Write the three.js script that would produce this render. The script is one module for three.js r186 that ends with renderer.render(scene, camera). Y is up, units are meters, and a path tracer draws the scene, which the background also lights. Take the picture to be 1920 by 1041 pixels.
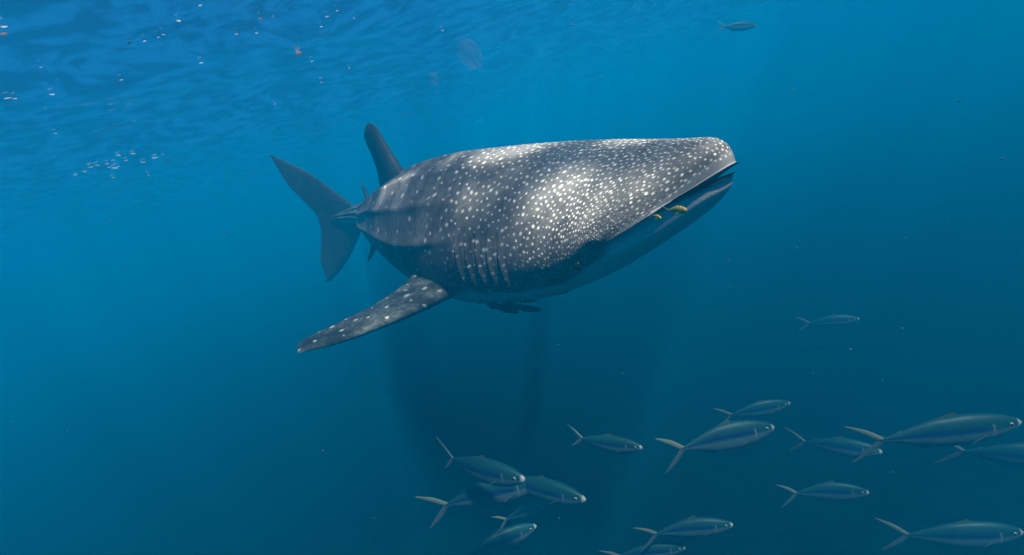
import * as THREE from 'three';
import { mergeGeometries } from 'three/addons/utils/BufferGeometryUtils.js';

// ------------------------------------------------------------------ camera, sky, sun, exposure
const R = THREE.MathUtils.degToRad, TAU = Math.PI * 2;
const scene = new THREE.Scene();
const camera = new THREE.PerspectiveCamera(2 * THREE.MathUtils.radToDeg(Math.atan(520.5 / 900)), 1920 / 1041, 0.05, 400);
camera.rotation.set(R(-14.73), 0, R(-16.2), 'YXZ');
camera.position.set(0, 0, 0);
camera.updateMatrixWorld(true);

const SURFACE = 1.35, BED = -3.4;                     // metres above / below the lens

{ // the sky above the water: clear tropical blue; below the horizon the deep sea
  const W = 256, H = 128, d = new Float32Array(W * H * 4);
  for (let r = 0; r < H; r++) {
    const e = (r + 0.5) / H * 2 - 1, up = Math.max(0, Math.sin(e * Math.PI / 2)), k = Math.pow(1 - up, 3);
    for (let c = 0; c < W; c++) {
      const i = (r * W + c) * 4;
      const top = [0.004, 0.080, 0.270], low = [0.006, 0.105, 0.330], deep = [0.0, 0.003, 0.006];
      for (let n = 0; n < 3; n++) d[i + n] = e > 0 ? top[n] + (low[n] - top[n]) * k : deep[n];
      d[i + 3] = 1;
    }
  }
  const sky = new THREE.DataTexture(d, W, H, THREE.RGBAFormat, THREE.FloatType);
  sky.mapping = THREE.EquirectangularReflectionMapping; sky.magFilter = THREE.LinearFilter; sky.needsUpdate = true;
  scene.background = sky; scene.environment = sky;
}
const sun = new THREE.DirectionalLight(new THREE.Color().setRGB(1, 0.95, 0.83), 5);
const SUNDIR = new THREE.Vector3(0.263, 0.90, 0.430).normalize();
sun.name = 'sun'; sun.position.copy(SUNDIR).multiplyScalar(40); sun.target.position.set(0, 0, -3);
sun.position.add(sun.target.position); sun.castShadow = true;
Object.assign(sun.shadow.camera, { left: -15, right: 15, top: 15, bottom: -15, near: 1, far: 80 }); sun.shadow.mapSize.set(2048, 2048); sun.shadow.radius = 8.5;
scene.add(sun, sun.target);
scene.fog = new THREE.FogExp2(new THREE.Color().setRGB(0.0, 0.495, 1), 0.098);   // sea water: scatters blue, swallows red

const renderer = new THREE.WebGLRenderer({ antialias: true });
renderer.setSize(1024, 555); renderer.shadowMap.enabled = true;
renderer.toneMapping = THREE.LinearToneMapping; renderer.toneMappingExposure = 8.4;

// ------------------------------------------------------------------ helpers
function rng(seed) { let a = seed >>> 0; return () => { a = (a + 0x6d2b79f5) | 0; let t = Math.imul(a ^ (a >>> 15), 1 | a); t = (t + Math.imul(t ^ (t >>> 7), 61 | t)) ^ t; return ((t ^ (t >>> 14)) >>> 0) / 4294967296; }; }
const hash = (x, y) => { let h = Math.imul(x, 374761393) ^ Math.imul(y, 668265263); h = Math.imul(h ^ (h >>> 13), 1274126177); return ((h ^ (h >>> 16)) >>> 0) / 4294967296; };
const sm = (a, b, x) => { const t = Math.min(1, Math.max(0, (x - a) / (b - a))); return t * t * (3 - 2 * t); };
const mix = (a, b, t) => a + (b - a) * t;
function noise(x, y, px = 1e9, py = 1e9) {             // value noise, periodic in px, py cells
  const ix = Math.floor(x), iy = Math.floor(y), u = x - ix, v = y - iy, a = u * u * (3 - 2 * u), b = v * v * (3 - 2 * v);
  const w = (n, p) => ((n % p) + p) % p, h = (i, j) => hash(w(i, px), w(j, py));
  return mix(mix(h(ix, iy), h(ix + 1, iy), a), mix(h(ix, iy + 1), h(ix + 1, iy + 1), a), b);
}
function curve(points) {                               // smooth interpolation through [x, y] points (monotone cubic)
  const n = points.length, x = points.map((p) => p[0]), y = points.map((p) => p[1]), d = [], m = [];
  for (let i = 0; i < n - 1; i++) d.push((y[i + 1] - y[i]) / (x[i + 1] - x[i]));
  for (let i = 0; i < n; i++) m.push(i === 0 ? d[0] : i === n - 1 ? d[n - 2] : d[i - 1] * d[i] <= 0 ? 0 : 2 * d[i - 1] * d[i] / (d[i - 1] + d[i]));
  return (t) => {
    if (t <= x[0]) return y[0];
    if (t >= x[n - 1]) return y[n - 1];
    let i = 0; while (t > x[i + 1]) i++;
    const h = x[i + 1] - x[i], s = (t - x[i]) / h, s2 = s * s, s3 = s2 * s;
    return (2 * s3 - 3 * s2 + 1) * y[i] + (s3 - 2 * s2 + s) * h * m[i] + (-2 * s3 + 3 * s2) * y[i + 1] + (s3 - s2) * h * m[i + 1];
  };
}
// a closed grid of points: rows x columns -> geometry with uv; wrap joins the last column to the first
function grid(rows, cols, at, uvAt, flip = false) {
  const p = [], uv = [], idx = [];
  for (let i = 0; i < rows; i++) for (let j = 0; j < cols; j++) { p.push(...at(i, j)); uv.push(...uvAt(i, j)); }
  for (let i = 0; i < rows - 1; i++) for (let j = 0; j < cols - 1; j++) {
    const a = i * cols + j, b = a + 1, c = a + cols, d = c + 1;
    if (flip) idx.push(a, b, c, b, d, c); else idx.push(a, c, b, b, c, d);
  }
  const g = new THREE.BufferGeometry();
  g.setAttribute('position', new THREE.Float32BufferAttribute(p, 3));
  g.setAttribute('uv', new THREE.Float32BufferAttribute(uv, 2));
  g.setIndex(idx);
  return g;
}
function smoothSeam(g, rows, cols) {                   // the same normal on both sides of a wrapped seam
  g.computeVertexNormals();
  const n = g.attributes.normal;
  for (let i = 0; i < rows; i++) {
    const a = i * cols, b = a + cols - 1, v = new THREE.Vector3(n.getX(a) + n.getX(b), n.getY(a) + n.getY(b), n.getZ(a) + n.getZ(b)).normalize();
    n.setXYZ(a, v.x, v.y, v.z); n.setXYZ(b, v.x, v.y, v.z);
  }
  return g;
}
function data(w, h, f, srgb = true) {
  const a = new Uint8Array(w * h * 4);
  for (let y = 0; y < h; y++) for (let x = 0; x < w; x++) { const c = f(x, y), i = (y * w + x) * 4; a[i] = c[0] * 255; a[i + 1] = c[1] * 255; a[i + 2] = c[2] * 255; a[i + 3] = 255; }
  const t = new THREE.DataTexture(a, w, h, THREE.RGBAFormat);
  t.magFilter = THREE.LinearFilter; t.minFilter = THREE.LinearMipmapLinearFilter; t.generateMipmaps = true; t.wrapS = t.wrapT = THREE.RepeatWrapping; t.needsUpdate = true;
  if (srgb) t.colorSpace = THREE.SRGBColorSpace;
  return t;
}
const enc = (c) => c.map((v) => (v <= 0.0031308 ? v * 12.92 : 1.055 * Math.pow(v, 1 / 2.4) - 0.055));
const taken = {};
const numbered = (name) => { taken[name] = (taken[name] ?? -1) + 1; return taken[name] ? name + '_' + String(taken[name]).padStart(3, '0') : name; };
function tag(o, label, category, group) { o.userData.label = label; o.userData.category = category; if (group) o.userData.group = group; return o; }
function add(o, name) { o.name = numbered(name); o.traverse((m) => { if (m.isMesh) { m.castShadow = true; m.receiveShadow = true; } }); scene.add(o); return o; }
function part(name, g, m, parent) { const o = new THREE.Mesh(g, m); o.name = name; parent.add(o); return o; }
function structure(name, g, m) { const o = add(new THREE.Mesh(g, m), name); o.userData.kind = 'structure'; return o; }
// where the ray through a pixel of the 1920 x 1041 photograph is at a distance
const ray = (px, py) => new THREE.Vector3(px - 960, 520.5 - py, -900).normalize().applyQuaternion(camera.quaternion);
const spot = (px, py, dist) => ray(px, py).multiplyScalar(dist);

// ------------------------------------------------------------------ the sea: surface and added dark bed
const WAVES = [[0.055, 7.0, 0.25, 0.3], [0.035, 3.6, 0.62, 1.7], [0.022, 2.3, -0.20, 4.1], [0.015, 1.35, 0.95, 2.2], [0.006, 0.85, 0.1, 0.9], [0.003, 0.52, -0.6, 5.0], [0.0015, 0.33, 0.5, 3.3]];
const waveAt = (x, z) => { let y = 0; for (const [a, l, t, f] of WAVES) y += a * Math.sin((x * Math.sin(t) + z * Math.cos(t)) * TAU / l + f + 0.8 * Math.sin((x * Math.cos(t) - z * Math.sin(t)) * TAU / (l * 2.7) + f * 2)); return y; };
{
  const N = 560, far = 90, st = (k) => { const u = k / (N - 1) * 2 - 1; return Math.sign(u) * (Math.abs(u) * 14 + (far - 14) * Math.pow(Math.abs(u), 4)); };
  const g = grid(N, N, (i, j) => { const x = st(j), z = st(i) - 4; return [x, SURFACE + waveAt(x, z), z]; }, (i, j) => [st(j), st(i) - 4]);
  g.computeVertexNormals();
  // added sun mask tinted into the water; openings cast dapples on the shark: 20 m of it, repeated
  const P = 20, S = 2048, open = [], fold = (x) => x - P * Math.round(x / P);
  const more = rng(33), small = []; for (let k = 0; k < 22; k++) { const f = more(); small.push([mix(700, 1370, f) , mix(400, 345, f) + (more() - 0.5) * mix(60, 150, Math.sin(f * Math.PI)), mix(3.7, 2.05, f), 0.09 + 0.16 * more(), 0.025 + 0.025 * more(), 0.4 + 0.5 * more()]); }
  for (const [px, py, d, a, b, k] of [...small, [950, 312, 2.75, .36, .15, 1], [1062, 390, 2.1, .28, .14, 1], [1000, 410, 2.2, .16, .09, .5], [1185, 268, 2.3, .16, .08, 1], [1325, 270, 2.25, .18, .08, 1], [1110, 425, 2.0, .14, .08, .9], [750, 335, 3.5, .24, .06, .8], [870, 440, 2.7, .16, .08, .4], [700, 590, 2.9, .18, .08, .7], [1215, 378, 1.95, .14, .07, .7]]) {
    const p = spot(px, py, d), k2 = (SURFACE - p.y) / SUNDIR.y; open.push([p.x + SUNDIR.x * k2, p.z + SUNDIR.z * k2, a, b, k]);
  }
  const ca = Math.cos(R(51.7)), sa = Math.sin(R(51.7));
  const dappleMask = data(S, S, (i, j) => {
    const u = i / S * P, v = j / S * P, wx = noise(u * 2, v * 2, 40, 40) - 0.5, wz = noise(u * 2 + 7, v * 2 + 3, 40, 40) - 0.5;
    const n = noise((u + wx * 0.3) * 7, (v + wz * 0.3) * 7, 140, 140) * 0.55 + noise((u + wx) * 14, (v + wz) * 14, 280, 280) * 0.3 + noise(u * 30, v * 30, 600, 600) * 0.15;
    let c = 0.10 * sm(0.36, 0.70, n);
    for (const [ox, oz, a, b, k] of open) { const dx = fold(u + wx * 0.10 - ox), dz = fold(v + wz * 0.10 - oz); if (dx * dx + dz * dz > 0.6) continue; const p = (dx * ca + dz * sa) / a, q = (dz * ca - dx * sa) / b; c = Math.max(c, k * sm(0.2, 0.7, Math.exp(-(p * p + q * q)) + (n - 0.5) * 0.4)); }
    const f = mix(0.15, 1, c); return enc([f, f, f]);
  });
  dappleMask.repeat.set(1 / P, 1 / P);
  const m = new THREE.MeshPhysicalMaterial({ name: 'water_surface', map: dappleMask, transmission: 1, thickness: 0, ior: 1.33, roughness: 0.06, metalness: 0.2, side: THREE.DoubleSide });
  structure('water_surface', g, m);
}
{
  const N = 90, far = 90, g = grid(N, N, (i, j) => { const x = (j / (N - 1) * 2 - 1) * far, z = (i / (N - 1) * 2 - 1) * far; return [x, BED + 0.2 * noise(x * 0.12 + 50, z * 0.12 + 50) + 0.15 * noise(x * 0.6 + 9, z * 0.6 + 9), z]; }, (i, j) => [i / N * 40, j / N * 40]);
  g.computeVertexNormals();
  const bedTone = data(256, 256, (x, y) => { const n = noise(x / 16, y / 16, 16, 16) * 0.6 + noise(x / 4, y / 4, 64, 64) * 0.4; return enc([0.001, 0.004 + 0.002 * n, 0.005 + 0.002 * n]); });
  structure('added_dark_bed', g, new THREE.MeshPhysicalMaterial({ name: 'near_black_bed', map: bedTone, roughness: 1, specularIntensity: 0 }));  // unseen near-black floor, added so the water darkens downward
}

// ------------------------------------------------------------------ whale shark
const TL = 6.0, BEND = -0.50, FLICK = 3.2, LIFT = 0.02;
const half = curve([[0, .061], [.008, .0645], [.03, .069], [.06, .073], [.10, .077], [.15, .081], [.20, .083], [.27, .081], [.34, .074], [.42, .063], [.50, .051], [.58, .040], [.66, .030], [.73, .022], [.79, .016], [.84, .010], [.87, .004]]);
const top = curve([[0, .0035], [.0012, .0110], [.004, .0175], [.012, .0235], [.03, .0285], [.06, .0370], [.09, .0455], [.14, .0565], [.20, .065], [.27, .070], [.34, .072], [.42, .068], [.50, .057], [.58, .045], [.66, .034], [.73, .025], [.79, .019], [.84, .013], [.87, .005]]);
const bottom = curve([[0, .0055], [.0012, .0105], [.006, .0155], [.02, .024], [.05, .037], [.09, .053], [.14, .068], [.20, .081], [.27, .087], [.34, .076], [.42, .055], [.50, .037], [.58, .027], [.66, .022], [.73, .019], [.79, .017], [.84, .013], [.87, .005]]);
const bendTo = (s) => { const d = Math.max(0, s - 0.3), e = Math.max(0, s - 0.7), h = Math.max(0, 1 - s / 0.18); return [LIFT * d * d * 4 + 0.013 * h * h, BEND * d * d + FLICK * e * e]; };
const bend = (s) => { if (s < 0.86) return bendTo(s); const a = bendTo(0.86), b = bendTo(0.85), k = (s - 0.86) / 0.01; return [a[0] + (a[0] - b[0]) * k, a[1] + (a[1] - b[1]) * k]; };
const place = (s, y, z) => { const [by, bz] = bend(s); return [-(s - 0.3) * TL, (y + by) * TL, (z + bz) * TL]; };
function section(s, th) {                              // th from the belly (0) over the right flank (90) to the back (180)
  const c = Math.cos(th), n = c > 0 ? mix(2.6, 2.1, sm(0.0, 0.3, s)) : mix(2.1, 1.85, sm(0.02, 0.2, s)), q = Math.sin(th), e = 2 / n;
  const sink = 0.024 * sm(0.0, 0.10, s) * (1 - sm(0.30, 0.5, s));              // the widest line lies low on the flank
  let y = -Math.sign(c) * Math.pow(Math.abs(c), e) * (c > 0 ? bottom(s) - sink : top(s) + sink) - sink, z = Math.sign(q) * Math.pow(Math.abs(q), e) * half(s);
  const a = Math.abs(((th / TAU) % 1) * 2 - 1), deg = 180 - a * 180;            // 0 belly .. 180 back, both sides alike
  let out = 0;
  const along = sm(0.18, 0.3, s) * (1 - 0.6 * sm(0.72, 0.84, s));
  for (const [k, w, h] of [[103, 6, 0.0050], [126, 6, 0.0055], [149, 6, 0.0045]]) { const d = (deg + (s - 0.4) * 26 - k) / w; out += along * h * Math.exp(-Math.abs(d) * 1.3) * (d > 0 ? 1 : 1); }
  out += along * 0.004 * Math.exp(-(((deg - 180) / 5) ** 2));
  if (s > 0.14 && s < 0.225 && deg > 62 && deg < 112) for (let k = 0; k < 5; k++) {   // five gill slits: the skin dips and the flap behind stands proud
    const d = s - (0.152 + k * 0.0155) - 0.0006 * Math.sin(deg * 0.1), inside = sm(62, 70, deg) * (1 - sm(104, 112, deg));
    out += inside * (-0.0055 * Math.exp(-((d / 0.0014) ** 2)) + 0.0022 * Math.exp(-(((d + 0.004) / 0.003) ** 2)));
  }
  z *= 1 - 0.14 * sm(-0.12, 0.25, c) * Math.exp(-s / 0.06);                          // the lower jaw sits inside the upper lip
  const shut = Math.exp(-s / 0.010) * 0.8 * Math.pow(Math.abs(q), 1.5); y += (-sink - y) * shut;   // the lips close towards the corners
  const len = Math.hypot(y / top(s), z / half(s)) || 1;
  y += out * (y / top(s)) / len; z += out * (z / half(s)) / len;
  const corner = Math.pow(Math.abs(Math.sin(th)), 2.0);                          // the corners of the broad mouth lie behind its middle
  const back = Math.exp(-s / 0.07) * (0.066 * corner) + (0.004 + 0.008 * corner) * sm(0, 0.4, c) * Math.exp(-s / 0.03);
  return [s + back, y - 0.020 * corner * Math.exp(-s / 0.06), z];
}
// metres along the back from the lip, so that the pattern is not stretched over the blunt snout
const ARC = [0], ARCN = 900;
for (let k = 1; k <= ARCN; k++) { const a = 0.87 * ((k - 1) / ARCN) ** 2, b = 0.87 * (k / ARCN) ** 2; ARC.push(ARC[k - 1] + TL * Math.hypot(b - a, top(b) - top(a))); }
const ARCLEN = ARC[ARCN];
const arcOf = (s) => { const f = Math.sqrt(Math.min(1, Math.max(0, s / 0.87))) * ARCN, i = Math.min(ARCN - 1, Math.floor(f)); return mix(ARC[i], ARC[i + 1], f - i); };
const stationOf = (m) => { let a = 0, b = ARCN; while (b - a > 1) { const c = (a + b) >> 1; if (ARC[c] > m) b = c; else a = c; } const f = a + (m - ARC[a]) / (ARC[b] - ARC[a] || 1); return 0.87 * (f / ARCN) ** 2; };
function sharkBody() {
  const ss = [];
  for (let k = 0; k < 14; k++) ss.push(0.02 * (k / 14) ** 2);
  for (let s = 0.02; s < 0.14; s += 0.0042) ss.push(s);
  for (let s = 0.14; s < 0.228; s += 0.0009) ss.push(s);
  for (let s = 0.228; s < 0.87; s += 0.0065) ss.push(s);
  ss.push(0.87);
  const C = 193, inner = 10, rows = inner + ss.length;
  const at = (i, j) => {
    const th = j / (C - 1) * TAU;
    if (i >= inner) return place(...section(ss[i - inner], th));
    const k = (inner - i) / inner, lip = section(0, th);                        // inside the mouth: the lips roll in and the cavity runs back
    const f = 1 - 0.10 * sm(0, 0.25, k) - 0.75 * sm(0.5, 1, k);
    return place(lip[0] - 0.004 * Math.sin(Math.min(1, k * 4) * Math.PI) + 0.11 * k * k, lip[1] * f * (1 - 0.25 * Math.exp(-(((k - 0.1) / 0.08) ** 2))) , lip[2] * f);
  };
  const g = grid(rows, C, at, (i, j) => [i >= inner ? arcOf(ss[i - inner]) / ARCLEN : 0, j / (C - 1)], true);
  smoothSeam(g, rows, C);
  const inside = (inner) * (C - 1) * 6; g.clearGroups(); g.addGroup(0, inside, 1); g.addGroup(inside, g.index.count - inside, 0);
  return g;
}
// a fin as a foil between a leading and a trailing edge: le(t), te(t) give [back, up] in the fin's plane (fractions of TL)
function fin(o, backDir, upDir, le, te, thick, curl = 0, nT = 26, nC = 18, slot = 3) {
  const nrm = new THREE.Vector3().crossVectors(new THREE.Vector3(...backDir), new THREE.Vector3(...upDir)).normalize(), cols = nC * 2 + 1;
  const g = grid(nT, cols, (i, j) => {
    const t = i / (nT - 1), side = j <= nC ? 1 : -1, c0 = j <= nC ? j / nC : 2 - j / nC, c = 0.5 - 0.5 * Math.cos(c0 * Math.PI);
    const A = le(t), B = te(t), x = mix(A[0], B[0], c), y = mix(A[1], B[1], c), taper = Math.sqrt(Math.max(0, 1 - Math.pow(t, 6))) * mix(1, 0.35, t);
    const foil = side * thick * taper * (2.4 * Math.sqrt(c) * (1 - c) * (1 - 0.35 * c) + 0.02 * (1 - c)), bow = curl * t * t;
    const s = o[0] + x * backDir[0] + y * upDir[0] - (foil + bow) * nrm.x * -1 * 1, yy = o[1] + x * backDir[1] + y * upDir[1] + (foil + bow) * nrm.y, zz = o[2] + x * backDir[2] + y * upDir[2] + (foil + bow) * nrm.z;
    return place(s, yy, zz);
  }, (i, j) => { const t = i / (nT - 1), c0 = j <= nC ? j / nC : 2 - j / nC, c = 0.5 - 0.5 * Math.cos(c0 * Math.PI), A = le(t), B = te(t); return [mix(A[0], B[0], c) * 5 + (j > nC ? 0.5 : 0), mix(A[1], B[1], c) * 5]; });
  smoothSeam(g, nT, cols);
  g.addGroup(0, g.index.count, slot);
  return g;
}
const outline = (pts) => { const x = curve(pts.map((p) => [p[0], p[1]])), y = curve(pts.map((p) => [p[0], p[2]])); return (t) => [x(t), y(t)]; };
const mirror = (v) => [v[0], v[1], -v[2]];

// skin: slate back, cream spots, pale bars and belly. The pattern is laid out in metres of arc so that spots keep their size
const SK = 2048;
function skinTexture() {
  const cv = document.createElement('canvas'); cv.width = SK; cv.height = SK;
  const x = cv.getContext('2d'), rand = rng(7);
  const girth = (s) => { const a = half(s), b = (top(s) + bottom(s)) / 2; return Math.PI * (3 * (a + b) - Math.sqrt((3 * a + b) * (a + 3 * b))) * TL; };
  const STATION = [], GIRTH = []; for (let k = 0; k < SK; k++) { STATION.push(stationOf(k / SK * ARCLEN)); GIRTH.push(girth(STATION[k])); }
  const img = x.createImageData(SK, SK), b = img.data;
  for (let py = 0; py < SK; py++) for (let px = 0; px < SK; px++) {
    const mx = px / SK * ARCLEN, s = STATION[px], v = py / SK, deg = 180 - Math.abs(v * 2 - 1) * 180, g = GIRTH[px], my = v * g;
    let n = noise(mx * 3, my * 3) * 0.35 + noise(mx * 9 + 7, my * 9) * 0.3 + noise(mx * 40, my * 40) * 0.35; n = Math.min(1, Math.max(0, (n - 0.5) * 1.7 + 0.5));
    const edge = mix(66, 60, sm(0.05, 0.3, s)) + 9 * (noise(mx * 2.2 + 20, v * 6) - 0.5) + 5 * (noise(mx * 7, v * 30) - 0.5);
    const belly = 1 - sm(edge - 6, edge + 5, deg);
    const bars = sm(0.16, 0.34, s) * sm(0.62, 0.8, 0.5 + 0.5 * Math.sin((mx + 0.10 * noise(my * 3, mx)) * TAU / 0.42)) * 0.6;
    const k = 0.032 + 0.078 * n + 0.07 * bars * (0.4 + n);
    let c = [k * 1.03, k * 1.0, k * 0.95];
    const pale = 0.40 + 0.10 * n; c = [mix(c[0], pale, belly), mix(c[1], pale * 1.02, belly), mix(c[2], pale, belly)];
    if (s < 0.0012) c = c.map((q) => mix(deg < 90 ? 0.40 : 0.16, q, 0.35));
    const e = enc(c), i = (py * SK + px) * 4; b[i] = e[0] * 255; b[i + 1] = e[1] * 255; b[i + 2] = e[2] * 255; b[i + 3] = 255;
  }
  x.putImageData(img, 0, 0);
  const gap = curve([[0, .0155], [.05, .020], [.12, .029], [.2, .045], [.3, .066], [.42, .10], [.6, .16], [.87, .17]]);
  const cells = new Map(), key = (a, c) => a + ',' + c, cs = 0.18;
  for (let k = 0; k < 130000; k++) {                    // dart throwing in (arc, length) metres, one flank after the other
    let s = stationOf(Math.pow(rand(), 1.9) * (ARCLEN - 0.1) + 0.035); if (s > 0.2) { const col = 0.21 / TL; s = mix(s, (Math.floor(s / col) + 0.5) * col, 0.8 * sm(0.2, 0.28, s)); }
    const side = rand() < 0.5 ? 1 : -1, deg = 58 + rand() * 122, g = girth(s), m = arcOf(s), arc = (180 - deg) / 360 * g * side, r = gap(s) * (0.82 + 0.36 * rand());
    const ci = Math.floor(m / cs), cj = Math.floor(arc / cs); let ok = true;
    for (let a = -1; a <= 1 && ok; a++) for (let c = -1; c <= 1 && ok; c++) for (const q of cells.get(key(ci + a, cj + c)) ?? []) if (Math.hypot(q[0] - m, q[1] - arc) < Math.min(r, q[2])) { ok = false; break; }
    if (!ok) continue;
    const id = key(ci, cj); if (!cells.has(id)) cells.set(id, []); cells.get(id).push([m, arc, r]);
    const fade = sm(58, 72, deg), size = mix(mix(0.0035, 0.0054, sm(0.0, 0.08, s)), 0.0135, sm(0.08, 0.40, s)) * (0.6 + 0.75 * rand()) * (0.6 + 0.4 * fade), sx = SK / ARCLEN, sy = SK / g, vv = 0.5 + arc / g;
    const tone = 0.66 + 0.20 * rand();
    x.save(); x.translate(m / ARCLEN * SK, vv * SK); x.scale(sx, sy); x.rotate((rand() - 0.5) * 0.9);
    const gr = x.createRadialGradient(0, 0, size * 0.30, 0, 0, size * 1.3), col = enc([tone, tone * 0.98, tone * 0.86]).map((q) => Math.round(q * 255)).join(',');
    gr.addColorStop(0, `rgba(${col},${(0.35 + 0.6 * fade) * mix(0.5 + 0.5 * rand(), 0.30 + 0.70 * rand(), sm(0.15, 0.3, s))})`); gr.addColorStop(1, `rgba(${col},0)`); x.fillStyle = gr;
    x.beginPath(); x.scale(1.2 + 0.6 * rand(), 0.85 + 0.2 * rand()); x.ellipse(0, 0, size * 1.25, size * 1.25, 0, 0, TAU); x.fill(); x.restore();
  }
  for (let k = 0; k < 60; k++) {                       // old scratches and rubbed lines
    let m = 0.3 + rand() * 3.6, vv = 0.22 + rand() * 0.56, a = (rand() - 0.5) * 1.6; const pale = rand() < 0.7;
    x.strokeStyle = pale ? `rgba(190,195,190,${0.10 + 0.22 * rand()})` : `rgba(30,34,40,${0.2 + 0.2 * rand()})`; x.lineWidth = 0.8 + 1.8 * rand(); x.beginPath(); x.moveTo(m / ARCLEN * SK, vv * SK);
    for (let q = 0; q < 8; q++) { a += (rand() - 0.5) * 0.5; m += 0.04 * Math.cos(a); vv += 0.04 * Math.sin(a) / 2.6; x.lineTo(m / ARCLEN * SK, vv * SK); } x.stroke();
  }
  const t = new THREE.CanvasTexture(cv); t.flipY = false; t.colorSpace = THREE.SRGBColorSpace; t.wrapT = THREE.RepeatWrapping; t.anisotropy = 8;
  return t;
}
function finTexture() {
  const S = 512, cv = document.createElement('canvas'); cv.width = S; cv.height = S;
  const x = cv.getContext('2d'), rand = rng(21), img = x.createImageData(S, S), b = img.data;
  for (let py = 0; py < S; py++) for (let px = 0; px < S; px++) {
    const n = noise(px / 32, py / 32, 16, 16) * 0.6 + noise(px / 6, py / 6, 85, 85) * 0.4, k = 0.02 + 0.22 * n * n * n, e = enc([k * 0.88, k * 1.02, k * 0.96]), i = (py * S + px) * 4;
    b[i] = e[0] * 255; b[i + 1] = e[1] * 255; b[i + 2] = e[2] * 255; b[i + 3] = 255;
  }
  x.putImageData(img, 0, 0);
  const got = [];
  for (let k = 0; k < 900; k++) {
    const u = rand() * S, v = rand() * S, r = 30 + 22 * rand(); if (got.some((q) => Math.hypot(q[0] - u, q[1] - v) < r)) continue;
    got.push([u, v]); const size = 4 + 5 * rand(), tone = 0.34 + 0.26 * rand(), col = enc([tone, tone, tone * 0.95]).map((q) => Math.round(q * 255)).join(',');
    const gr = x.createRadialGradient(u, v, size * 0.4, u, v, size * 1.2); gr.addColorStop(0, `rgba(${col},0.95)`); gr.addColorStop(1, `rgba(${col},0)`);
    x.fillStyle = gr; x.beginPath(); x.ellipse(u, v, size * 1.2, size * 0.8, rand() * 3, 0, TAU); x.fill();
  }
  const t = new THREE.CanvasTexture(cv); t.colorSpace = THREE.SRGBColorSpace; t.wrapS = t.wrapT = THREE.RepeatWrapping; return t;
}
{
  const shark = new THREE.Group();
  const pieces = [sharkBody()];
  // first dorsal, second dorsal, anal
  pieces.push(fin([.405, top(.41) - .012, 0], [1, -0.08, 0], [0, 1, 0], outline([[0, -.012, -.004], [.25, .014, .024], [.6, .034, .058], [.88, .048, .083], [1, .064, .091]]), outline([[0, .138, -.016], [.15, .118, .010], [.4, .102, .038], [.7, .106, .062], [.9, .110, .078], [.97, .104, .087], [1, .080, .092]]), .013));
  pieces.push(fin([.640, top(.64) - .006, 0], [1, -0.1, 0], [0, 1, 0], outline([[0, 0, 0], [.6, .026, .026], [1, .040, .040]]), outline([[0, .05, 0], [.5, .045, .020], [1, .044, .039]]), .006));
  pieces.push(fin([.67, -bottom(.67) + .006, 0], [1, 0.08, 0], [0, -1, 0], outline([[0, 0, 0], [.6, .022, .022], [1, .036, .034]]), outline([[0, .042, 0], [.5, .038, .016], [1, .040, .033]]), .006));
  // tail: one crescent blade from the tip of the lower lobe to the tip of the upper lobe
  pieces.push(fin([.80, 0, 0], [1, 0, 0], [0, 1, 0], outline([[0, .140, -.138], [.1, .100, -.116], [.25, .040, -.066], [.38, .000, -.022], [.48, .000, .016], [.6, .030, .046], [.8, .092, .106], [1, .160, .150]]), outline([[0, .142, -.139], [.1, .142, -.100], [.25, .122, -.054], [.38, .106, -.015], [.48, .104, .010], [.6, .118, .036], [.8, .148, .088], [1, .163, .149]]), .009, 0, 60, 14));
  // pectoral fins, swept back and drooping; pelvic fins
  const pb = [0.95, 0.22, 0.2], pu = [0.52, -0.29, 0.80];
  for (const right of [true, false]) {
    const B = right ? pb : mirror(pb), U = right ? pu : mirror(pu);
    pieces.push(fin([.232, -.048, (right ? 1 : -1) * .052], B, U, outline([[0, 0, 0], [.3, .008, .048], [.6, .020, .095], [.85, .036, .138], [1, .054, .165]]), outline([[0, .088, 0], [.2, .072, .03], [.5, .068, .072], [.8, .072, .118], [.94, .074, .148], [.985, .068, .162], [1, .056, .166]]), .012, (right ? -1 : 1) * 0.014, 40, 20, 2));
    const q = right ? 1 : -1;
    pieces.push(fin([.545, -bottom(.545) * .72, q * half(.545) * .6], [1, 0.06, 0], [0.2, -0.8, q * 0.5], outline([[0, 0, 0], [.6, .018, .024], [1, .034, .040]]), outline([[0, .044, 0], [.5, .040, .018], [1, .040, .038]]), .005));
  }
  const geo = mergeGeometries(pieces.map((g) => { g.deleteAttribute('groups'); return g; }), false);
  let start = 0; geo.clearGroups();
  for (const g of pieces) { for (const q of g.groups) geo.addGroup(start + q.start, q.count, q.materialIndex); start += g.index.count; }
  const skin = new THREE.MeshPhysicalMaterial({ name: 'spotted_skin', map: skinTexture(), roughness: 0.55, specularIntensity: 0.6 });
  const grain = data(256, 256, (x, y) => { const n = noise(x / 4, y / 4, 64, 64) * 0.6 + noise(x / 12, y / 12, 21, 21) * 0.4; return [n, n, n]; }, false); grain.repeat.set(30, 18);
  skin.bumpMap = grain; skin.bumpScale = 0.0015;
  const throat = new THREE.MeshStandardMaterial({ name: 'mouth_lining', color: new THREE.Color().setRGB(0.17, 0.17, 0.18), roughness: 0.7 });
  const finSkin = new THREE.MeshPhysicalMaterial({ name: 'fin_skin', map: finTexture(), roughness: 0.6, specularIntensity: 0.5 });
  const plain = data(256, 256, (x, y) => { const n = noise(x / 16, y / 16, 16, 16) * 0.6 + noise(x / 4, y / 4, 64, 64) * 0.4, k = 0.022 + 0.03 * n; return enc([k * 0.9, k, k * 1.08]); });
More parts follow.
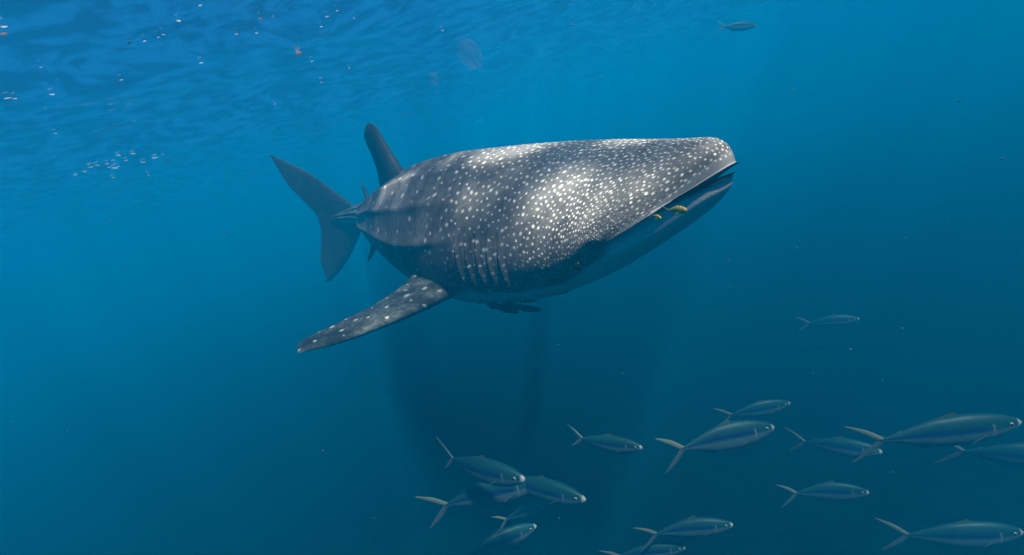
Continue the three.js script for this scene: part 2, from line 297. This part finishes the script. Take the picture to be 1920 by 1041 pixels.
  const shadedFin = new THREE.MeshPhysicalMaterial({ name: 'dusky_fin_skin', map: plain, roughness: 0.65, specularIntensity: 0.4 });  // darkened fin skin: shade and distance haze painted into the colour
  const body = part('body', geo, [skin, throat, finSkin, shadedFin], shark);
  for (const q of [1, -1]) {                           // eyes behind the corners of the mouth
    const p = section(0.060, q > 0 ? R(76) : TAU - R(76)), eye = new THREE.SphereGeometry(0.026, 20, 14);
    const o = part('eye', eye, new THREE.MeshPhysicalMaterial({ name: 'eye', color: 0x050507, roughness: 0.15 }), shark);
    o.position.set(...place(p[0], p[1], p[2] * 0.995));
  }
  shark.position.set(-0.1872, -0.3874, -3.2408); shark.rotation.y = R(-51.7);
  tag(add(shark, 'whale_shark'), 'huge dark whale shark covered in white spots, swimming just below the surface', 'shark');
}

// ------------------------------------------------------------------ fish
// a fish of length 1 with its nose at the origin, heading +x: outline heights, girth, fins, and a sideways swing of the tail
function fishShape(o) {
  const up = curve(o.up), lo = curve(o.low), wd = curve(o.wide), end = o.end, sway = (u) => o.swing * Math.max(0, u - 0.3) ** 2;
  const rows = 34, cols = 25;
  const g = grid(rows, cols, (i, j) => {
    const k = i / (rows - 1), u = end * (0.5 - 0.5 * Math.cos(Math.PI * Math.pow(k, 0.85))), th = j / (cols - 1) * TAU, c = Math.cos(th), q = Math.sin(th);
    return [-u, c > 0 ? -c * lo(u) : -c * up(u), q * wd(u) + sway(u)];
  }, (i, j) => [end * (0.5 - 0.5 * Math.cos(Math.PI * Math.pow(i / (rows - 1), 0.85))), j / (cols - 1)], true);
  smoothSeam(g, rows, cols); g.addGroup(0, g.index.count, 0);
  const pieces = [g];
  const blade = (slot, origin, axisU, axisV, le, te, thick) => {                // a thin tapering fin
    const nT = 9, nC = 6, cc = nC * 2 + 1, n = new THREE.Vector3().crossVectors(new THREE.Vector3(...axisU), new THREE.Vector3(...axisV)).normalize();
    const f = grid(nT, cc, (i, j) => {
      const tt = i / (nT - 1), side = j <= nC ? 1 : -1, c = j <= nC ? j / nC : 2 - j / nC, A = le(tt), B = te(tt), x = mix(A[0], B[0], c), y = mix(A[1], B[1], c), h = side * thick * (1 - 0.8 * tt) * Math.sin(Math.PI * Math.pow(c, 0.7));
      const P = [0, 1, 2].map((k) => origin[k] + axisU[k] * x + axisV[k] * y + n.getComponent(k) * h);
      return [P[0], P[1], P[2] + sway(-P[0])];
    }, (i, j) => [i / nT, j / cc]);
    f.computeVertexNormals(); f.addGroup(0, f.index.count, slot); pieces.push(f);
  };
  for (const f of o.fins) blade(...f);
  const m = mergeGeometries(pieces, false); m.clearGroups(); let at = 0;
  for (const q of pieces) { m.addGroup(at, q.index.count, q.groups[0].materialIndex); at += q.index.count; }
  return { geometry: m, eyeAt: (u, d, z) => [-u, d, z * wd(u)] };
}
const B = [-1, 0, 0], UP = [0, 1, 0], DN = [0, -1, 0];
const lobe = (x0, y0, w, x1, y1) => [outline([[0, x0, y0], [.5, mix(x0, x1, .45), mix(y0, y1, .58)], [1, x1, y1]]), outline([[0, x0 + w, y0 * 0.2], [.5, mix(x0, x1, .5) + w * 0.62, mix(y0, y1, .46)], [1, x1 + 0.012, y1 * 0.985]])];
function schoolShape(swing) {
  return fishShape({
    end: 0.79, swing,
    up: [[0, .006], [.02, .030], [.08, .064], [.18, .096], [.32, .114], [.46, .108], [.6, .074], [.7, .038], [.77, .017], [.79, .013]],
    low: [[0, .006], [.02, .026], [.08, .058], [.18, .092], [.32, .110], [.46, .102], [.6, .068], [.7, .036], [.77, .017], [.79, .013]],
    wide: [[0, .005], [.02, .020], [.08, .038], [.18, .054], [.32, .062], [.46, .056], [.6, .038], [.7, .021], [.77, .010], [.79, .006]],
    fins: [
      [1, [-.765, 0, 0], B, UP, ...lobe(0, .012, .050, .225, .150), .006], [2, [-.765, 0, 0], B, DN, ...lobe(0, .012, .050, .205, .155), .006],
      [2, [-.30, .088, 0], B, UP, outline([[0, 0, 0], [1, .07, .055]]), outline([[0, .40, -.045], [.5, .22, .0], [1, .075, .054]]), .003],
      [2, [-.47, -.080, 0], B, DN, outline([[0, 0, 0], [1, .05, .040]]), outline([[0, .24, -.045], [.5, .13, .0], [1, .055, .039]]), .003],
      [2, [-.215, -.020, .057], [-.97, -.12, .12], [-.55, -.75, .12], outline([[0, 0, 0], [1, .07, .040]]), outline([[0, .035, 0], [1, .08, .036]]), .003],
      [2, [-.215, -.020, -.057], [-.97, -.12, -.12], [-.55, -.75, -.12], outline([[0, 0, 0], [1, .07, .040]]), outline([[0, .035, 0], [1, .08, .036]]), .003],
      [2, [-.27, -.086, .015], B, DN, outline([[0, 0, 0], [1, .05, .028]]), outline([[0, .04, 0], [1, .06, .026]]), .003],
    ],
  });
}
const schoolSkin = data(512, 256, (x, y) => {
  const u = x / 512, v = y / 256, deg = 180 - Math.abs(v * 2 - 1) * 180, n = noise(x / 5, y / 3) * 0.5 + noise(x / 22, y / 14) * 0.5;
  let c = [0.05 + 0.03 * n, 0.12 + 0.04 * n, 0.15 + 0.04 * n];                                            // silver side
  const over = (to, w) => { c = c.map((q, k) => mix(q, to[k], w)); };
  over([0.006, 0.040 + 0.025 * n, 0.050 + 0.025 * n], sm(84, 104, deg + 4 * n));                              // sea-green back
  over([0.002, 0.018, 0.12], Math.exp(-(((deg - 104 - (u - 0.3) * 18) / 9) ** 2)) * sm(0.13, 0.24, u));  // blue stripe
  over([0.42, 0.46, 0.42], (1 - sm(0.02, 0.045, u + 0.015 * n)));                                          // pale tip of the snout
  over([0.20, 0.24, 0.25], Math.exp(-(((u - 0.175) / 0.007) ** 2)) * sm(50, 70, deg) * (1 - sm(110, 125, deg)) * 0.6);
  return enc(c);
});
const schoolMaterials = [
  new THREE.MeshPhysicalMaterial({ name: 'silver_scales', map: schoolSkin, metalness: 0.2, roughness: 0.5, specularIntensity: 0.5 }),
  new THREE.MeshPhysicalMaterial({ name: 'sunlit_yellow_tail', color: new THREE.Color().setRGB(0.22, 0.28, 0.19), roughness: 0.6, transmission: 0.25, thickness: 0 }),  // upper lobe only: sunlight on it painted in as a paler yellow
  new THREE.MeshPhysicalMaterial({ name: 'fin_membrane', color: new THREE.Color().setRGB(0.06, 0.12, 0.12), roughness: 0.7, transmission: 0.35, thickness: 0 }),
];
const eyeWhite = new THREE.MeshPhysicalMaterial({ name: 'eye_ring', color: new THREE.Color().setRGB(0.35, 0.38, 0.34), roughness: 0.3 }), eyeBlack = new THREE.MeshPhysicalMaterial({ name: 'pupil', color: 0x040506, roughness: 0.1 });
function fishGroup(shape, materials, eu, ed, er) {
  const o = new THREE.Group(); part('body', shape.geometry, materials, o);
  for (const q of [1, -1]) {
    const e = part('eye', new THREE.SphereGeometry(er, 14, 10), eyeWhite, o); e.position.set(...shape.eyeAt(eu, ed, q * 0.80)); e.scale.z = 0.6;
    const p = part('pupil', new THREE.SphereGeometry(er * 0.62, 12, 8), eyeBlack, e); p.position.z = q * er * 0.62;
  }
  return o;
}
// put a fish, swimming level, so that its nose and the root of its tail lie on the rays of two pixels; its length sets the distance
function level(o, length, end, nose, root) {
  const a = ray(...nose), b = ray(...root); b.multiplyScalar(a.y / b.y);
  const d = length * end / a.distanceTo(b), n = a.clone().multiplyScalar(d), r = b.clone().multiplyScalar(d);
  return aim(o, length, n, n.clone().sub(r));
}
function aim(o, length, at, forward, roll = 0) {
  const x = forward.clone().normalize(), y = new THREE.Vector3(0, 1, 0).addScaledVector(x, -x.y).normalize(), z = new THREE.Vector3().crossVectors(x, y);
  o.quaternion.setFromRotationMatrix(new THREE.Matrix4().makeBasis(x, y, z)); if (roll) o.rotateX(roll);
  o.position.copy(at); o.scale.setScalar(length); return o;
}
{
  const kinds = [-0.12, 0.16, 0.0, 0.28, -0.24].map((s) => fishGroup(schoolShape(s), schoolMaterials, 0.075, 0.016, 0.015));
  const used = [], vary = rng(12);
  const one = (k) => { const c = used[k] ? kinds[k].clone() : kinds[k]; used[k] = true; return c; };
  const plump = (o) => { o.scale.y *= 0.92 + 0.2 * vary(); o.rotateX((vary() - 0.5) * 0.3); o.rotateZ((vary() - 0.5) * 0.06); return o; };
  const school = [
    [[1205, 840], [1087, 826], .24, 4], [[1452, 801], [1278, 842], .36, 1], [[1482, 756], [1370, 778], .32, 2], [[1655, 848], [1507, 828], .31, 0],
    [[1915, 791], [1652, 823], .40, 2], [[2062, 860], [1806, 848], .38, 0], [[1630, 924], [1491, 920], .27, 3], [[1919, 998], [1704, 1009], .35, 0],
    [[1375, 984], [1229, 994], .28, 3], [[1286, 1027], [1160, 1040], .26, 1], [[985, 900], [840, 867], .36, 4], [[1012, 905], [838, 941], .38, 1],
    [[1099, 938], [950, 902], .36, 2], [[1030, 941], [948, 974], .24, 1], [[1006, 986], [872, 1046], .36, 1],
  ];
  const own = { 4: 'largest silvery blue-striped fish of the school, passing over a paler-tailed neighbour', 10: 'silvery fish with raised back half hidden behind another in an overlapping cluster', 11: 'silvery fish in front of the overlapping cluster, its lower tail lobe hanging', 12: 'silvery fish with its tail hidden behind the front fish of the cluster', 13: 'small dark fish tucked under the overlapping cluster of silvery fish' };
  for (const [i, [n, r, len, k]] of school.entries()) tag(add(plump(level(one(k), len * 1.9, 0.79, n, r)), 'schooling_fish'), own[i] ?? 'slim silvery blue-striped fish with pale forked tail, schooling below the shark', 'fish', 'silver fish schooling below the shark');
  tag(add(level(one(2), .62, 0.79, [1612, 598], [1517, 606]), 'schooling_fish'), 'slim blue-backed fish swimming alone above the rest of the school', 'fish');
  const hi = ray(1418, 48).multiplyScalar(8.4), lo = ray(1357, 51).multiplyScalar(8.3);
  tag(add(aim(one(1), hi.distanceTo(lo) / 0.79, hi, hi.clone().sub(lo)), 'schooling_fish'), 'lone hazy fish high in the open water ahead of the shark', 'fish');
}
{ // young golden jacks keeping just ahead of the shark's mouth
  const skin = data(256, 128, (x, y) => {
    const u = x / 256, v = y / 128, deg = 180 - Math.abs(v * 2 - 1) * 180, n = noise(x / 6, y / 6), bar = sm(0.72, 0.86, 0.5 + 0.5 * Math.sin(u * TAU * 8.2)) * sm(50, 80, deg) * 0.65 * sm(0.05, 0.12, u);
    const w = sm(60, 100, deg); let c = [mix(0.46, 0.56, w), mix(0.46, 0.38, w), mix(0.16, 0.05, w)].map((q) => q * (0.85 + 0.3 * n)); c = c.map((q, k) => mix(q, [0.10, 0.09, 0.02][k], bar)); return enc(c);
  });
  const mats = [new THREE.MeshPhysicalMaterial({ name: 'golden_scales', map: skin, roughness: 0.4 }), new THREE.MeshPhysicalMaterial({ name: 'golden_fin', color: new THREE.Color().setRGB(0.50, 0.42, 0.16), roughness: 0.6, transmission: 0.3, thickness: 0 })];
  const shape = fishShape({
    end: 0.74, swing: 0.25,
    up: [[0, .01], [.03, .06], [.1, .11], [.22, .15], [.36, .155], [.5, .11], [.62, .05], [.7, .022], [.74, .018]], low: [[0, .012], [.03, .05], [.1, .095], [.22, .135], [.36, .14], [.5, .10], [.62, .046], [.7, .022], [.74, .018]],
    wide: [[0, .008], [.03, .035], [.1, .06], [.22, .078], [.36, .076], [.5, .05], [.62, .024], [.7, .012], [.74, .008]],
    fins: [[1, [-.71, 0, 0], B, UP, ...lobe(0, .016, .08, .28, .17), .008], [1, [-.71, 0, 0], B, DN, ...lobe(0, .016, .08, .28, .17), .008],
      [1, [-.30, .145, 0], B, UP, outline([[0, 0, 0], [1, .09, .07]]), outline([[0, .34, -.10], [.5, .2, -.02], [1, .10, .068]]), .004], [1, [-.36, -.13, 0], B, DN, outline([[0, 0, 0], [1, .07, .06]]), outline([[0, .27, -.09], [.5, .16, -.02], [1, .08, .058]]), .004],
      [1, [-.25, -.03, .07], [-.93, -.1, .35], [-.4, -.6, .6], outline([[0, 0, 0], [1, .10, .08]]), outline([[0, .05, 0], [1, .12, .07]]), .004]],
  });
  const jack = fishGroup(shape, mats, 0.10, 0.03, 0.026);
  const p = spot(1289, 395, 1.62), q = spot(1256, 393, 1.66);
  tag(add(aim(jack, p.distanceTo(q) / 0.70, p, p.clone().sub(q), 0.1), 'golden_jack'), 'larger golden yellow fish with forked tail, beside the mouth of the whale shark', 'fish', 'yellow pilot fish at the shark mouth');
  const s = jack.clone(), p2 = spot(1240, 410, 1.70), q2 = spot(1226, 404, 1.73);
  tag(add(aim(s, p2.distanceTo(q2) / 0.70, p2, p2.clone().sub(q2)), 'golden_jack'), 'tiny golden yellow fish, the smaller of two beside the mouth of the whale shark', 'fish', 'yellow pilot fish at the shark mouth');
}
{ // remoras under the belly
  const skin = data(128, 64, (x, y) => { const n = noise(x / 5, y / 5), v = 0.018 + 0.012 * n; return enc([v, v * 1.05, v * 1.15]); });
  const m = new THREE.MeshPhysicalMaterial({ name: 'dark_remora_skin', map: skin, roughness: 0.6, specularIntensity: 0.5 }), f = new THREE.MeshPhysicalMaterial({ name: 'dark_remora_fin', color: new THREE.Color().setRGB(0.022, 0.024, 0.028), roughness: 0.7 });
  const shape = (swing) => fishShape({
    end: 0.86, swing,
    up: [[0, .018], [.03, .034], [.12, .046], [.25, .060], [.45, .062], [.65, .044], [.8, .022], [.86, .016]], low: [[0, .012], [.03, .030], [.12, .056], [.25, .074], [.45, .070], [.65, .046], [.8, .022], [.86, .016]],
    wide: [[0, .020], [.03, .042], [.12, .060], [.25, .066], [.45, .056], [.65, .034], [.8, .014], [.86, .007]],
    fins: [[1, [-.84, 0, 0], B, UP, ...lobe(0, .014, .09, .14, .085), .005], [1, [-.84, 0, 0], B, DN, ...lobe(0, .014, .09, .14, .085), .005],
      [1, [-.54, .052, 0], B, UP, outline([[0, 0, 0], [1, .09, .05]]), outline([[0, .28, -.03], [.5, .18, 0], [1, .10, .048]]), .004], [1, [-.54, -.058, 0], B, DN, outline([[0, 0, 0], [1, .09, .05]]), outline([[0, .28, -.03], [.5, .18, 0], [1, .10, .048]]), .004],
      [1, [-.2, 0, .06], [-.9, 0, .3], [-.3, -.3, .85], outline([[0, 0, 0], [1, .10, .12]]), outline([[0, .07, 0], [1, .13, .11]]), .004], [1, [-.2, 0, -.06], [-.9, 0, -.3], [-.3, -.3, -.85], outline([[0, 0, 0], [1, .10, .12]]), outline([[0, .07, 0], [1, .13, .11]]), .004]],
  });
  const make = (swing) => { const o = new THREE.Group(), s = shape(swing); part('body', s.geometry, [m, f], o); return o; };
  const spots = [[[1014, 582], [935, 569], 2.52, .2], [[972, 586], [905, 568], 2.6, -.15], [[1007, 563], [978, 567], 2.55, 0], [[1066, 547], [1040, 552], 2.4, 0]];
  const words = ['stout dark remora with its tail raised, lowest of those under the shark belly', 'dark remora overlapping behind the stoutest one under the shark belly', 'very small dark remora pressed to the belly above the stout one', 'small dark remora alone further forward under the shark belly'];
  spots.forEach(([n, r, d, sw], k) => { const a = spot(...n, d), b = spot(...r, d + 0.03); tag(add(aim(make(sw), a.distanceTo(b) / 0.86, a, a.clone().sub(b)), 'remora'), words[k], 'fish', 'remoras under the shark belly'); });
}

// ------------------------------------------------------------------ small floating things
{
  const bump = (seed, r) => { const g = new THREE.IcosahedronGeometry(1, 2), p = g.attributes.position, q = rng(seed), o = [q() * 9, q() * 9]; for (let i = 0; i < p.count; i++) { const x = p.getX(i), y = p.getY(i), z = p.getZ(i), k = r * (0.7 + 0.6 * noise(x * 1.6 + o[0] + z, y * 1.6 + o[1] + z * 0.7)); p.setXYZ(i, x * k, y * k, z * k); } g.computeVertexNormals(); return g; };
  const shapes = [bump(1, 1), bump(2, 1), bump(3, 1)];
  const glint = new THREE.MeshPhysicalMaterial({ name: 'glint', color: new THREE.Color().setRGB(0.92, 0.94, 0.94), roughness: 0.95, transmission: 0.85, thickness: 0 });  // white flecks modelled to stand for sun glints under the waves
  const scrap = new THREE.MeshPhysicalMaterial({ name: 'dead_leaf', color: new THREE.Color().setRGB(0.62, 0.36, 0.20), roughness: 0.95, transmission: 0.6, thickness: 0 });
  const q = rng(5);
  const fleck = (px, py, w, h, m, name, label, cat, group) => {                 // floats where the ray meets the surface
    const r = ray(px, py); let d = SURFACE / r.y; for (let k = 0; k < 6; k++) d = (SURFACE + waveAt(r.x * d, r.z * d) - 0.02) / r.y;
    if (!(d > 0.4 && d < 16)) d = 4 + q() * 2;
    const o = new THREE.Mesh(shapes[Math.floor(q() * 3)], m), s = d / 900 * 0.36 * (0.55 + 0.6 * q());
    o.position.copy(r).multiplyScalar(d); o.scale.set(w * s * (0.8 + 0.5 * q()), h * s * (0.4 + 0.35 * q()), w * s * 0.4); o.rotation.set(0, 0.3 * (q() - 0.5), -0.15 + 0.3 * (q() - 0.5));
    tag(add(o, name), label, cat, group);
  };
  const white = [[8, 50, 12, 3], [14, 184, 12, 4], [28, 185, 14, 5], [97, 177, 10, 5], [76, 126, 8, 3], [104, 250, 9, 3], [227, 150, 6, 3], [271, 77, 9, 4], [297, 70, 8, 3], [306, 65, 9, 4], [335, 39, 9, 5], [375, 10, 9, 5], [443, 64, 9, 6], [481, 62, 7, 4], [512, 30, 6, 4], [602, 50, 7, 5], [613, 31, 7, 5], [655, 128, 8, 9], [664, 34, 7, 4], [632, 20, 6, 3], [585, 115, 8, 3], [603, 154, 8, 3], [515, 195, 8, 3], [830, 57, 6, 3], [377, 118, 10, 7],
    [222, 291, 9, 4], [249, 288, 10, 4], [236, 301, 9, 5], [215, 315, 12, 4], [204, 314, 9, 3], [170, 313, 12, 4], [182, 310, 10, 3], [158, 322, 9, 3], [141, 328, 11, 3], [268, 304, 10, 3], [290, 296, 9, 3], [305, 290, 9, 3], [212, 333, 9, 3], [278, 328, 8, 3], [201, 307, 10, 3], [222, 312, 8, 3]];
  for (const [x, y, w, h] of white) fleck(x, y, w, h, glint, 'glint_fleck', 'small white fleck standing for a sun sparkle at the underside of the water surface', 'glint', 'sun sparkle flecks at the surface');
  for (const [x, y, w, h] of [[560, 100, 11, 13], [488, 35, 9, 7], [7, 64, 15, 6]]) fleck(x, y, w, h, scrap, 'leaf_scrap', 'small orange-brown scrap of dead leaf drifting at the surface', 'leaf', 'leaf scraps at the surface');
  // specks of plankton hanging in the water
  const speck = new THREE.MeshPhysicalMaterial({ name: 'plankton', color: new THREE.Color().setRGB(0.07, 0.20, 0.23), roughness: 0.9, transmission: 0.5, thickness: 0 });
  const near = [[208, 416, 8], [420, 437, 9], [1072, 47, 9], [1488, 170, 8], [1220, 185, 5], [1880, 298, 9], [1495, 465, 7], [1365, 490, 10], [1370, 538, 7], [1595, 655, 9], [1047, 647, 8], [1168, 700, 8], [605, 845, 7], [932, 520, 6], [1692, 616, 8], [1655, 712, 6], [620, 206, 7], [1780, 420, 5], [1525, 700, 6], [760, 590, 5], [1060, 580, 6], [1440, 655, 4], [700, 130, 5]];
  for (const [x, y, w] of near) { const o = new THREE.Mesh(shapes[Math.floor(q() * 3)], speck), d = 1.0 + q() * 1.2, s = d / 900 * 0.20 * w; o.position.copy(spot(x, y, d)); o.scale.set(s, s * 0.75, s * 0.8); o.rotation.set(q() * 6, q() * 6, 0); tag(add(o, 'plankton_speck'), 'tiny pale speck of plankton hanging in open water', 'plankton', 'plankton specks'); }
  const many = new THREE.InstancedMesh(new THREE.IcosahedronGeometry(1, 1), speck, 420), M = new THREE.Matrix4(), Q = new THREE.Quaternion(), E = new THREE.Euler();
  for (let k = 0; k < 420; k++) { const d = 0.7 + 4.2 * Math.pow(q(), 0.6), p = spot(-200 + q() * 2320, -120 + q() * 1300, d); if (p.y > SURFACE - 0.15) p.y = SURFACE - 0.15 - q() * 0.5; const s = 0.0006 + 0.0014 * q() * q(); E.set(q() * 6, q() * 6, 0); M.compose(p, Q.setFromEuler(E), new THREE.Vector3(s * (1 + q()), s, s)); many.setMatrixAt(k, M); }
  add(many, 'plankton'); many.userData.kind = 'stuff'; tag(many, 'fine pale plankton dust scattered through the water', 'plankton');
}
{ // small jellies: a clear bell with combs
  const jelly = new THREE.MeshPhysicalMaterial({ name: 'jelly', color: new THREE.Color().setRGB(0.93, 0.97, 0.98), roughness: 0.10, transmission: 0.99, ior: 1.1, specularIntensity: 0.2, thickness: 0 }), comb = new THREE.MeshPhysicalMaterial({ name: 'jelly_comb', color: new THREE.Color().setRGB(0.7, 0.82, 0.85), roughness: 0.4, transmission: 0.93, ior: 1.1, thickness: 0 });
  const bell = new THREE.LatheGeometry([[0, 1], [.35, .94], [.62, .72], [.74, .35], [.72, -.1], [.60, -.55], [.42, -.88], [.30, -.98], [.26, -.9], [.36, -.6], [.46, -.1], [.40, .3], [.2, .52], [0, .56]].map((p) => new THREE.Vector2(p[0], p[1])), 28);
  const make = (combs) => { const o = new THREE.Group(); part('bell', bell, jelly, o); if (combs) for (const k of [1, 2.2, 3.1]) { const a = k / 8 * TAU, pts = [.8, .4, 0, -.45, -.8].map((y, i) => { const r = [.55, .745, .735, .655, .49][i]; return new THREE.Vector3(Math.cos(a) * r, y, Math.sin(a) * r); }); part('comb_row', new THREE.TubeGeometry(new THREE.CatmullRomCurve3(pts), 14, 0.022, 5), comb, o); } return o; };
  [[880, 102, 1.9, 26, 0.45, 'clear comb jelly with a bright comb row, drifting above the dorsal side of the shark'], [815, 148, 2.2, 12, 0.2, 'tiny faint jelly drifting beside the larger clear comb jelly']].forEach(([x, y, d, r, t, label], k) => {
    const o = make(!k); o.position.copy(spot(x, y, d)); o.scale.setScalar(r * d / 900); o.rotation.set(0.3, 0.4, t); tag(add(o, 'comb_jelly'), label, 'jelly', 'jellies in the open water');
  });
}

renderer.render(scene, camera);
